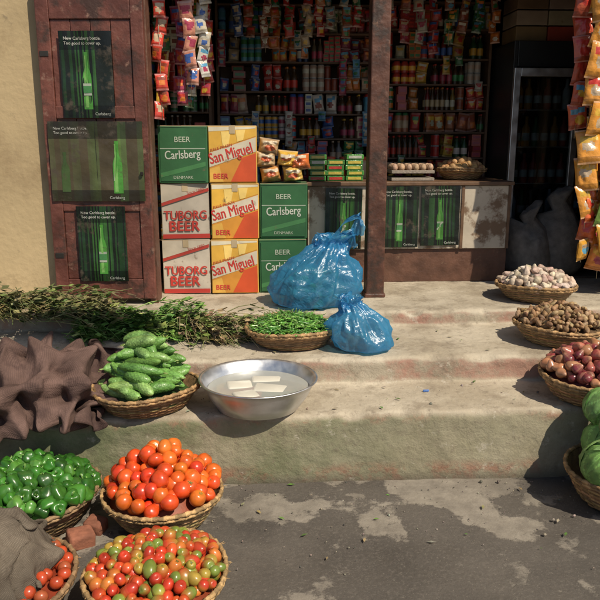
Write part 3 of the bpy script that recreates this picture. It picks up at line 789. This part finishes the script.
def strings(name,cols,seed,top=2.44,res=1):
    e=empty(name); r=random.Random(seed); mb=MB(); rope=MB()
    for (x,y,z0,w,h,pal) in cols:
        z=top-.02; V,F=tube([(x,y+.01,top+.01),(x,y+.01,z0)],[.0018,.0018],5); rope.add(V,F,(.4,.35,.25))
        k=0
        while z-h>z0-.03:
            if k%4==0: cs=(r.choice(pal),r.choice(PAL),r.choice(PAL))
            V,F,C=packet(w*r.uniform(.9,1.08),h*r.uniform(.92,1.06),w*r.uniform(.28,.42),r,cs,res)
            mb.add(xf(V,(x+r.uniform(-.018,.018),y+r.uniform(-.03,.03),z-h/2),rotm(r.uniform(-.25,.25),r.uniform(-.2,.2),r.uniform(-.7,.7))),F,C); z-=h*.82; k+=1
    mb.build('packets',M_foil,e); rope.build('cord',M_matte,e)
LT=[(.56,.52,.46),(.52,.22,.15),(.54,.46,.35)]
strings('hanging_sachets',[(-.565,4.42,1.66,.07,.10,[(.52,.05,.03),(.06,.13,.38),(.6,.36,.05)]),(-.385,4.42,1.80,.08,.11,LT),(-.31,4.46,1.86,.075,.10,LT),(-.46,4.60,1.75,.075,.10,PAL),(-.58,4.65,1.7,.075,.10,WARM),(-.42,4.75,1.75,.07,.09,WARM),(-.30,4.70,1.80,.07,.09,WARM)],51)
strings('hanging_snack_packets',[(2.03,4.22,1.0,.15,.20,[(.62,.08,.03),(.66,.28,.04)]),(2.17,4.20,.80,.16,.21,[(.66,.34,.05),(.55,.06,.04),(.2,.33,.07)]),(2.10,4.33,1.2,.14,.19,[(.64,.2,.05),(.1,.26,.08)]),(1.99,4.38,1.55,.12,.16,[(.52,.1,.05),(.6,.5,.1)]),(2.28,4.26,.72,.15,.20,[(.64,.2,.04),(.64,.4,.06)]),(2.36,4.18,.8,.15,.2,WARM),(2.2,4.34,.66,.13,.17,[(.64,.22,.04)]),(2.05,4.27,.78,.11,.15,[(.62,.12,.03),(.6,.3,.04)])],52,2.44,2)
strings('hanging_packet_garland',[(-.14+i*.10+rnd.uniform(-.03,.03),5.35+rnd.uniform(-.06,.06),2.36-rnd.random()*.22,.07,.085,[tuple(q*.7 for q in c) for c in rnd.choice([PAL,WARM])]) for i in range(10)]+[(.98+i*.11,5.35,2.36-rnd.random()*.18,.075,.09,[tuple(q*.7 for q in c) for c in WARM]) for i in range(8)],53,2.78)

# ------------------------------------------------------------ shelves
def goods(mb,x0,x1,y,z,hmax,r,pal):
    x=x0
    while x<x1-.03:
        kind=r.choice(['can','bottle','box','bag','jar','bottle','box','bag','bottle','bag'])
        run=min(x1,x+r.uniform(.06,.19)); c1=jit(r.choice(pal),.25,r); c2=jit(r.choice(PAL),.2,r); c3=jit(r.choice(pal),.2,r)
        H=hmax-.006
        if kind=='can': w=.055;h=H/max(1,round(H/.095))
        elif kind=='bottle': w=r.uniform(.040,.06);h=H*r.uniform(.88,1)
        elif kind=='jar': w=.062;h=H/max(1,round(H/.10))
        elif kind=='bag': w=r.uniform(.06,.09);h=H/max(1,round(H/.10))
        else: w=r.uniform(.04,.10);h=H/max(2,round(H/r.uniform(.03,.07)))
        while x+w<run+.02:
            for row in range(2):
                yy=y+w*.5+row*w*1.05+r.uniform(0,.03); xc=x+w/2+r.uniform(-.004,.004)
                lev=max(1,int(round(H/h-.02)))
                if kind=='bottle': lev=1
                if r.random()<.15: lev=max(1,lev-1)
                for l in range(lev):
                    zz=z+l*h
                    if kind=='can':
                        k=w/.066
                        V,F=lathe([(.031*k,.0),(.033*k,.006),(.033*k,h*.35),(.033*k,h*.7),(.033*k,h-.007),(.028*k,h-.001),(.001,h-.001)],10); C=lcols([(.4,.4,.4),c1,c2,c1,(.4,.4,.4),(.5,.5,.5)],10)
                    elif kind=='bottle':
                        q=w*.47; V,F=lathe([(q,0),(q,h*.15),(q,h*.45),(q,h*.58),(q*.4,h*.76),(q*.36,h*.92),(q*.42,h*.93),(q*.42,h),(.001,h)],10)
                        dk=(.06,.03,.01) if r.random()<.6 else tuple(a*.35 for a in c1); C=lcols([dk,c2,dk,dk,dk,c3,c3,c3],10)
                    elif kind=='jar':
                        q=w*.48; V,F=lathe([(q,0),(q,h*.2),(q,h*.6),(q,h*.8),(q*.85,h*.86),(q*.85,h),(.001,h)],10); C=lcols([c1,c2,c1,c1,c3,c3],10)
                    elif kind=='bag':
                        V,F,C=packet(w,h,w*.45,r,(c1,c2,c3)); V=V+np.array([0,0,h/2])
                    else:
                        V,F=boxg(-w*.48,w*.48,-w*.48,w*.48,0,h*.98)
                        Mz=rotm(0,0,r.uniform(-.2,.2))
                        mb.add(xf(V,(xc,yy,zz),Mz),F,jit(c1,.2,r),0,False)
                        V,F=boxg(-w*.36,w*.36,-w*.484,-w*.482,h*.3,h*.72); mb.add(xf(V,(xc,yy,zz),Mz),F,c2,0,False); continue
                    mb.add(xf(V,(xc,yy,zz),rotm(r.uniform(-.05,.05) if kind=='bag' else 0,r.uniform(-.2,.2) if kind=='bag' else 0,r.uniform(-.4,.4))),F,C)
            x+=w*1.01
        x=max(x,run)+.002
def shelf(name,x0,x1,y,levels,seed,pal=PAL,dep=.30,hang=.6,seedx=0):
    e=empty(name); r=random.Random(seed); mb=MB()
    for i,z in enumerate(levels):
        V,F=boxg(x0+.022,x1-.022,y,y+dep,z-.014,z,.002); mb.add(V,F,(1,1,1),0,False)
    for xx in (x0,x1-.02): V,F=boxg(xx,xx+.02,y-.002,y+dep,.576,levels[-1]+.02,.002); mb.add(V,F,(1,1,1),0,False)
    V,F=boxg(x0,x1,y+dep+.001,y+dep+.012,.576,levels[-1]+.02); mb.add(V,F,(1,1,1),0,False)
    mb.build('shelf_frame',M_shelfw,e)
    pal=[tuple(a*.88 for a in c) for c in pal]
    mb=MB()
    for i,z in enumerate(levels[:-1]): goods(mb,x0+.022,x1-.022,y+.002,z+.001,levels[i+1]-z-.014,r,pal)
    for i in range(int((x1-x0)/.085)):
        x=x0+.05+i*.085+r.uniform(-.02,.02); z=r.choice(levels[3:])-.02
        if r.random()>hang: continue
        cs=(r.choice(pal),r.choice(pal),r.choice(pal))
        for k in range(r.randint(1,4)):
            V,F,C=packet(.06,.075,.018,r,cs); mb.add(xf(V,(x,y-.03,z-k*.065),rotm(r.uniform(-.1,.1),r.uniform(-.1,.1),r.uniform(-.4,.4))),F,C)
    mb.build('goods',M_goods,e)
LV=[.80,1.0,1.19,1.37,1.55,1.74,1.91,2.13,2.34,2.55]
LV2=[.80,1.0,1.19,1.40,1.60,1.77,1.97,2.16,2.38,2.58]
shelf('stocked_shelf',-1.25,-.32,5.30,LV,61,WARM)
shelf('stocked_shelf',-.30,.93,5.70,LV,62)
shelf('stocked_shelf',.95,1.86,5.70,LV2,63,WARM)
shelf('stocked_shelf',2.42,3.15,5.3,LV,64)

# ------------------------------------------------------------ counter
Cn=empty('shop_counter')
part('counter_body',[(.345,1.75,4.77,5.35,.80,1.235)],M_white,Cn)
part('counter_top',[(.335,1.765,4.75,5.37,1.237,1.262)],M_shelfw,Cn)
part('counter_plinth',[(.345,1.75,4.79,5.33,.563,.798)],M_wood,Cn)
part('counter_frame',[(1.405,1.425,4.762,4.769,.80,1.235),(1.73,1.75,4.762,4.769,.80,1.235)],M_shelfw,Cn,.001)
for i,(x,w_) in enumerate(((.46,.25),(.845,.262),(1.125,.27))):
    t=.014*(i-1)
    mb=MB(); poster(mb,(x,4.756,.808+.008*i),(math.cos(t),0,math.sin(t)),(-math.sin(t),0,math.cos(t)),w_,.415,10+i,dim=.7); mb.build('beer_poster_counter_%d'%i,M_poster,Cn)
e=empty('egg_tray_stack'); mb=MB(); r=random.Random(71)
for k in range(2):
    V,F=boxg(.93,1.23,4.85,5.15,1.263+k*.05,1.285+k*.05,.004); mb.add(V,F,(.26,.22,.18),0,False)
for i in range(6):
    for j in range(6):
        V,F=blob(12,8,0,0,1.25,0,.08); mb.add(xf(V,(.955+i*.05,4.875+j*.05,1.355),None,.021),F,jit((.42,.28,.18),.1,r))
mb.build('eggs',M_matte,e)
def f(mb,r):
    core(mb,1.47,5.05,1.33,.16,.06,.04,(.15,.09,.04))
    for x,y,z,L in heap(1.47,5.05,1.33,.16,.06,.045,72,2):
        V,F=blob(10,7,0,0,1.2,0,0); mb.add(xf(V,(x,y,z),rrot(r),.024*r.uniform(.8,1.15)),F,jit((.36,.21,.09),.2,r))
basket_of('potato_basket',(1.47,5.05,1.264),.11,.17,.075,14,f,M_matte,'potatoes')
e=empty('noodle_packet_stack'); mb=MB(); r=random.Random(73)
for i in range(5):
    for j in range(3):
        V,F=boxg(-.06,.06,-.05,.05,0,.034,.004); M=rotm(0,0,r.uniform(-.12,.12)); p=(.42+j*.128+r.uniform(-.008,.008),4.93,1.264+i*.036)
        if i==4 and j==1: continue
        mb.add(xf(V,p,M),F,jit((.055,.2,.04),.2,r),0,False)
        V,F=boxg(-.045,.045,-.052,-.0505,.008,.026); mb.add(xf(V,p,M),F,r.choice([(.5,.4,.08),(.4,.4,.34),(.4,.04,.03)]),0,False)
mb.build('packets',M_foil,e)
e=empty('bread_packets'); mb=MB()
for i,(x,z,cc) in enumerate(((.09,1.325,(.50,.24,.08)),(.235,1.33,(.60,.38,.10)),(.06,1.42,(.52,.36,.20)),(.20,1.425,(.60,.36,.06)),(.28,1.40,(.55,.14,.04)),(.08,1.50,(.45,.3,.17)))):
    V,F,C=packet(.13,.10,.12,r,(cc,(.55,.46,.34),(.45,.1,.04)),2); mb.add(xf(V,(x,4.60,z),rotm(r.uniform(-.2,.2),r.uniform(-.25,.25),r.uniform(-.3,.3))),F,C)
mb.build('packets',M_foil,e)
e=empty('glass_jar_row'); mb=MB()
for i in range(5):
    V,F=lathe([(.05,0),(.052,.02),(.052,.11),(.04,.13),(.043,.132),(.043,.155),(.001,.157)],16)
    c1=r.choice(PAL); mb.add(xf(V,(.42+i*.115,5.2,1.264)),F,lcols([c1,c1,(.4,.3,.2),(.5,.1,.05),(.5,.1,.05),(.5,.1,.05)],16))
mb.build('jars',M_goods,e)
e=empty('grain_sack'); mb=MB()
for sx_,sy_,k in ((1.98,5.0,.85),(2.22,5.05,1.0)):
    V,F=lathe([(.001,0),(.16,0),(.2,.06),(.21,.18),(.2,.3),(.15,.42),(.05,.47),(.09,.54),(.05,.55),(.001,.53)],48)
    V=np.array([v*(1+.22*noise.noise(Vector(v*6+sx_))+.05*noise.noise(Vector(v*22))) for v in V]); mb.add(V*k+np.array((sx_,sy_,.577)),F)
mb.build('sack',pmat('sack_dim',(.19,.17,.15),rough=.9,var=.3,vscale=20,bump=.5,bscale=200),e)
Fr=empty('glass_door_fridge')
part('cabinet',[(1.88,1.91,5.25,5.84,.58,2.24),(2.36,2.39,5.25,5.84,.58,2.24),(1.911,2.359,5.80,5.84,.58,2.24),(1.911,2.359,5.25,5.799,2.06,2.24),(1.911,2.359,5.25,5.799,.58,.78)],M_dark,Fr)
part('door_frame',[(1.88,1.93,5.215,5.247,.70,2.05),(2.34,2.39,5.215,5.247,.70,2.05),(1.931,2.339,5.217,5.246,1.99,2.05),(1.931,2.339,5.217,5.246,.70,.77)],M_metal,Fr)
part('glass',[(1.932,2.338,5.228,5.234,.771,1.989)],M_glass,Fr,0)
part('racks',[(1.912,2.358,5.27,5.78,z-.008,z) for z in (.95,1.22,1.49,1.76)],M_metal,Fr,.001)
mb=MB(); r=random.Random(81)
for z in (.79,.951,1.221,1.491,1.761):
    for i in range(6):
        w=.072; c1=r.choice([(.03,.12,.03),(.12,.04,.01),(.4,.05,.03),(.5,.5,.5),(.6,.25,.03)]); q=.03;h=.14 if z<.9 else .22
        V,F=lathe([(q,0),(q,h*.2),(q,h*.45),(q,h*.6),(q*.4,h*.76),(q*.4,h),(.001,h)],12); mb.add(xf(V,(1.955+i*w,5.30,z)),F,lcols([c1,(.5,.5,.45),c1,c1,c1,(.4,.3,.1)],12))
mb.build('drinks',M_goods,Fr)
e=empty('stacked_goods_cartons'); mb=MB()
for i in range(4):
    for j in range(2):
        V,F=boxg(1.90+j*.24,2.13+j*.24,5.3,5.6,2.245+i*.11,2.345+i*.11,.004); mb.add(V,F,jit(r.choice([(.2,.13,.07),(.3,.26,.2),(.3,.05,.03)]),.2,r),0,False)
mb.build('cartons',M_print,e)

# ------------------------------------------------------------ draped sacks (cloth settled on the steps)
def drape(name,center,size,rot,mat,seed,colliders,frames=38,n=44,squash=.62,amp=.05,waves=5,selfc=True,bend=.08):
    cols=[]
    for cb in colliders:
        mb=MB()
        if cb[0]=='box': V,F=boxg(*cb[1:])
        else:
            V,F=blob(16,10,0,0,1,0,0); V=xf(V,cb[1:4],None,cb[4:7])
        mb.add(V,F); o=mb.build('tmp_col',mat); o.modifiers.new('c','COLLISION'); o.collision.thickness_outer=.012; o.collision.cloth_friction=60; cols.append(o)
    V=[];F=[];UV=[]; sx,sy=size; cr,sr=math.cos(rot),math.sin(rot)
    for j in range(n+1):
        for i in range(n+1):
            u=i/n-.5; v=j/n-.5
            x=u*sx*squash; y=v*sy*(squash**.5)
            z=amp*math.sin(u*waves*6.28+3*noise.noise(Vector((u*2,v*2,seed))))+amp*.7*math.sin(v*waves*4+3*noise.noise(Vector((u*2,v*2,seed+7))))+.06*noise.noise(Vector((u*5,v*5,seed+4)))
            x+=.06*noise.noise(Vector((u*3,v*3,seed+9))); y+=.06*noise.noise(Vector((u*3,v*3,seed+19)))
            V.append((center[0]+x*cr-y*sr,center[1]+x*sr+y*cr,center[2]+z)); UV.append((u*sx,v*sy))
    for j in range(n):
        for i in range(n): a=j*(n+1)+i; F.append((a,a+1,a+n+2,a+n+1))
    mb=MB(); mb.add(V,F); ob=mb.build('tmp_cloth',mat)
    md=ob.modifiers.new('Cloth','CLOTH'); s=md.settings; s.quality=5; s.mass=.3; s.tension_stiffness=10; s.compression_stiffness=10; s.shear_stiffness=3; s.bending_stiffness=bend; s.air_damping=1.5
    md.collision_settings.distance_min=.008; md.collision_settings.use_self_collision=selfc; md.collision_settings.self_distance_min=.008; md.collision_settings.collision_quality=3
    md.point_cache.frame_start=1; md.point_cache.frame_end=frames
    for fnum in range(1,frames+1):
        scene.frame_set(fnum)
    dg=bpy.context.evaluated_depsgraph_get()
    me=bpy.data.meshes.new_from_object(ob.evaluated_get(dg))
    scene.frame_set(1)
    bpy.data.objects.remove(ob)
    for o in cols: bpy.data.objects.remove(o)
    me.materials.clear(); me.materials.append(mat)
    uv=me.uv_layers.new(name='UVMap')
    for lp_ in me.loops: uv.data[lp_.index].uv=UV[lp_.vertex_index]
    for p in me.polygons: p.use_smooth=True
    o=bpy.data.objects.new(name,me); scene.collection.objects.link(o)
    sm=o.modifiers.new('s','SUBSURF'); sm.levels=1; sm.render_levels=1
    so=o.modifiers.new('t','SOLIDIFY'); so.thickness=.004
    return o
hid=[o for o in scene.collection.objects]
for o in hid: scene.collection.objects.unlink(o)
try:
    drape('jute_sack',(-1.0,3.16,.76),(1.22,1.08),.35,M_cloth1,3,[('box',-2.5,.5,2.96,5,-.5,.337),('box',-2.5,.5,3.36,5,-.5,.470),('box',-2.5,.5,0,5,-.6,.003),('ball',-1.02,3.12,.40,.22,.15,.16),('ball',-.93,2.68,.1,.25,.25,.17)],squash=.52,amp=.07,waves=6)
    drape('jute_sack',(-.99,2.12,.42),(.90,.92),-.2,M_cloth2,5,[('box',-2.5,.5,0,5,-.6,.003),('ball',-.93,2.12,.09,.22,.235,.23)],squash=.66,amp=.05,waves=5,selfc=False,bend=.1,frames=34)
except Exception as ex: print('DRAPE FAIL',ex)
for o in hid: scene.collection.objects.link(o)
def f(mb,r):
    core(mb,-.87,2.11,.14,.235,.05,.045,(.2,.03,.01))
    for x,y,z,L in heap(-.87,2.11,.14,.235,.04,.046,75,1):
        V,F=blob(12,8,5,.02,.9,.1,0); mb.add(xf(V,(x,y,z-.01),rrot(r),.023),F,jit(r.choice([(.42,.06,.02),(.34,.08,.03)]),.1,r))
basket_of('covered_tomato_basket',(-.87,2.11,.004),.16,.245,.13,15,f,M_veg,'tomatoes',(.26,.16,.08))

# ------------------------------------------------------------ unseen cloth sheet added above the viewpoint to shade the greens
SUN=Vector((.40,-.52,.76)).normalized()
A=empty('added_shade_cloth'); mb=MB(); pm=MB()
def sheet(x0,x1,y0,y1,z,sag,seed):
    n=30;V=[];F=[]
    for j in range(n+1):
        for i in range(n+1):
            u=i/n;v=j/n
            ex=.16*noise.noise(Vector((u*3,v*3,seed))); ey=.16*noise.noise(Vector((u*3,v*3,seed+5)))
            V.append((x0+(x1-x0)*u+ex,y0+(y1-y0)*v+ey,z-sag*math.sin(u*math.pi)*math.sin(v*math.pi)+.03*noise.noise(Vector((u*7,v*7,seed)))))
    for j in range(n):
        for i in range(n): a=j*(n+1)+i; F.append((a,a+1,a+n+2,a+n+1))
    mb.add(V,F)
    for px,py in ((x0,y0),(x1,y0),(x1,y1)):
        V,F=tube([(px,py,z-.02),(px+.3,py-1.0,z+.5)],[.006,.006],6); pm.add(V,F,(.3,.25,.18))
sheet(-.1,.95,1.35,1.80,3.5,.08,9)
mb.build('canvas',pmat('canvas',(.22,.2,.16),rough=.9,var=.2,vscale=5),A); pm.build('cords',M_matte,A)

# ------------------------------------------------------------ light & camera
w=bpy.data.worlds.new('World'); scene.world=w; w.use_nodes=True
N=w.node_tree.nodes; L=w.node_tree.links
sky=N.new('ShaderNodeTexSky'); sky.sky_type='NISHITA'; sky.sun_disc=False
sky.sun_elevation=math.asin(SUN.z); sky.sun_rotation=math.atan2(SUN.x,SUN.y)
bg=N['Background']; bg.inputs[1].default_value=.08; L.new(sky.outputs[0],bg.inputs[0])
sl=bpy.data.lights.new('sun','SUN'); sl.energy=5.0; sl.angle=rad(.5); sl.color=(1,.89,.71)
so=bpy.data.objects.new('sun',sl); scene.collection.objects.link(so); so.rotation_euler=SUN.to_track_quat('Z','Y').to_euler(); so.location=(6,-8,10)
cam=bpy.data.cameras.new('camera'); cam.lens=42; cam.sensor_width=36; cam.clip_end=500; cam.clip_start=.05
co=bpy.data.objects.new('camera',cam); scene.collection.objects.link(co); co.location=(0,0,1.55); co.rotation_euler=(rad(77),0,rad(-3.5))
scene.camera=co
scene.view_settings.view_transform='Standard'; scene.view_settings.look='None'; scene.view_settings.exposure=0
print('BUILD TIME',time.time()-T0)
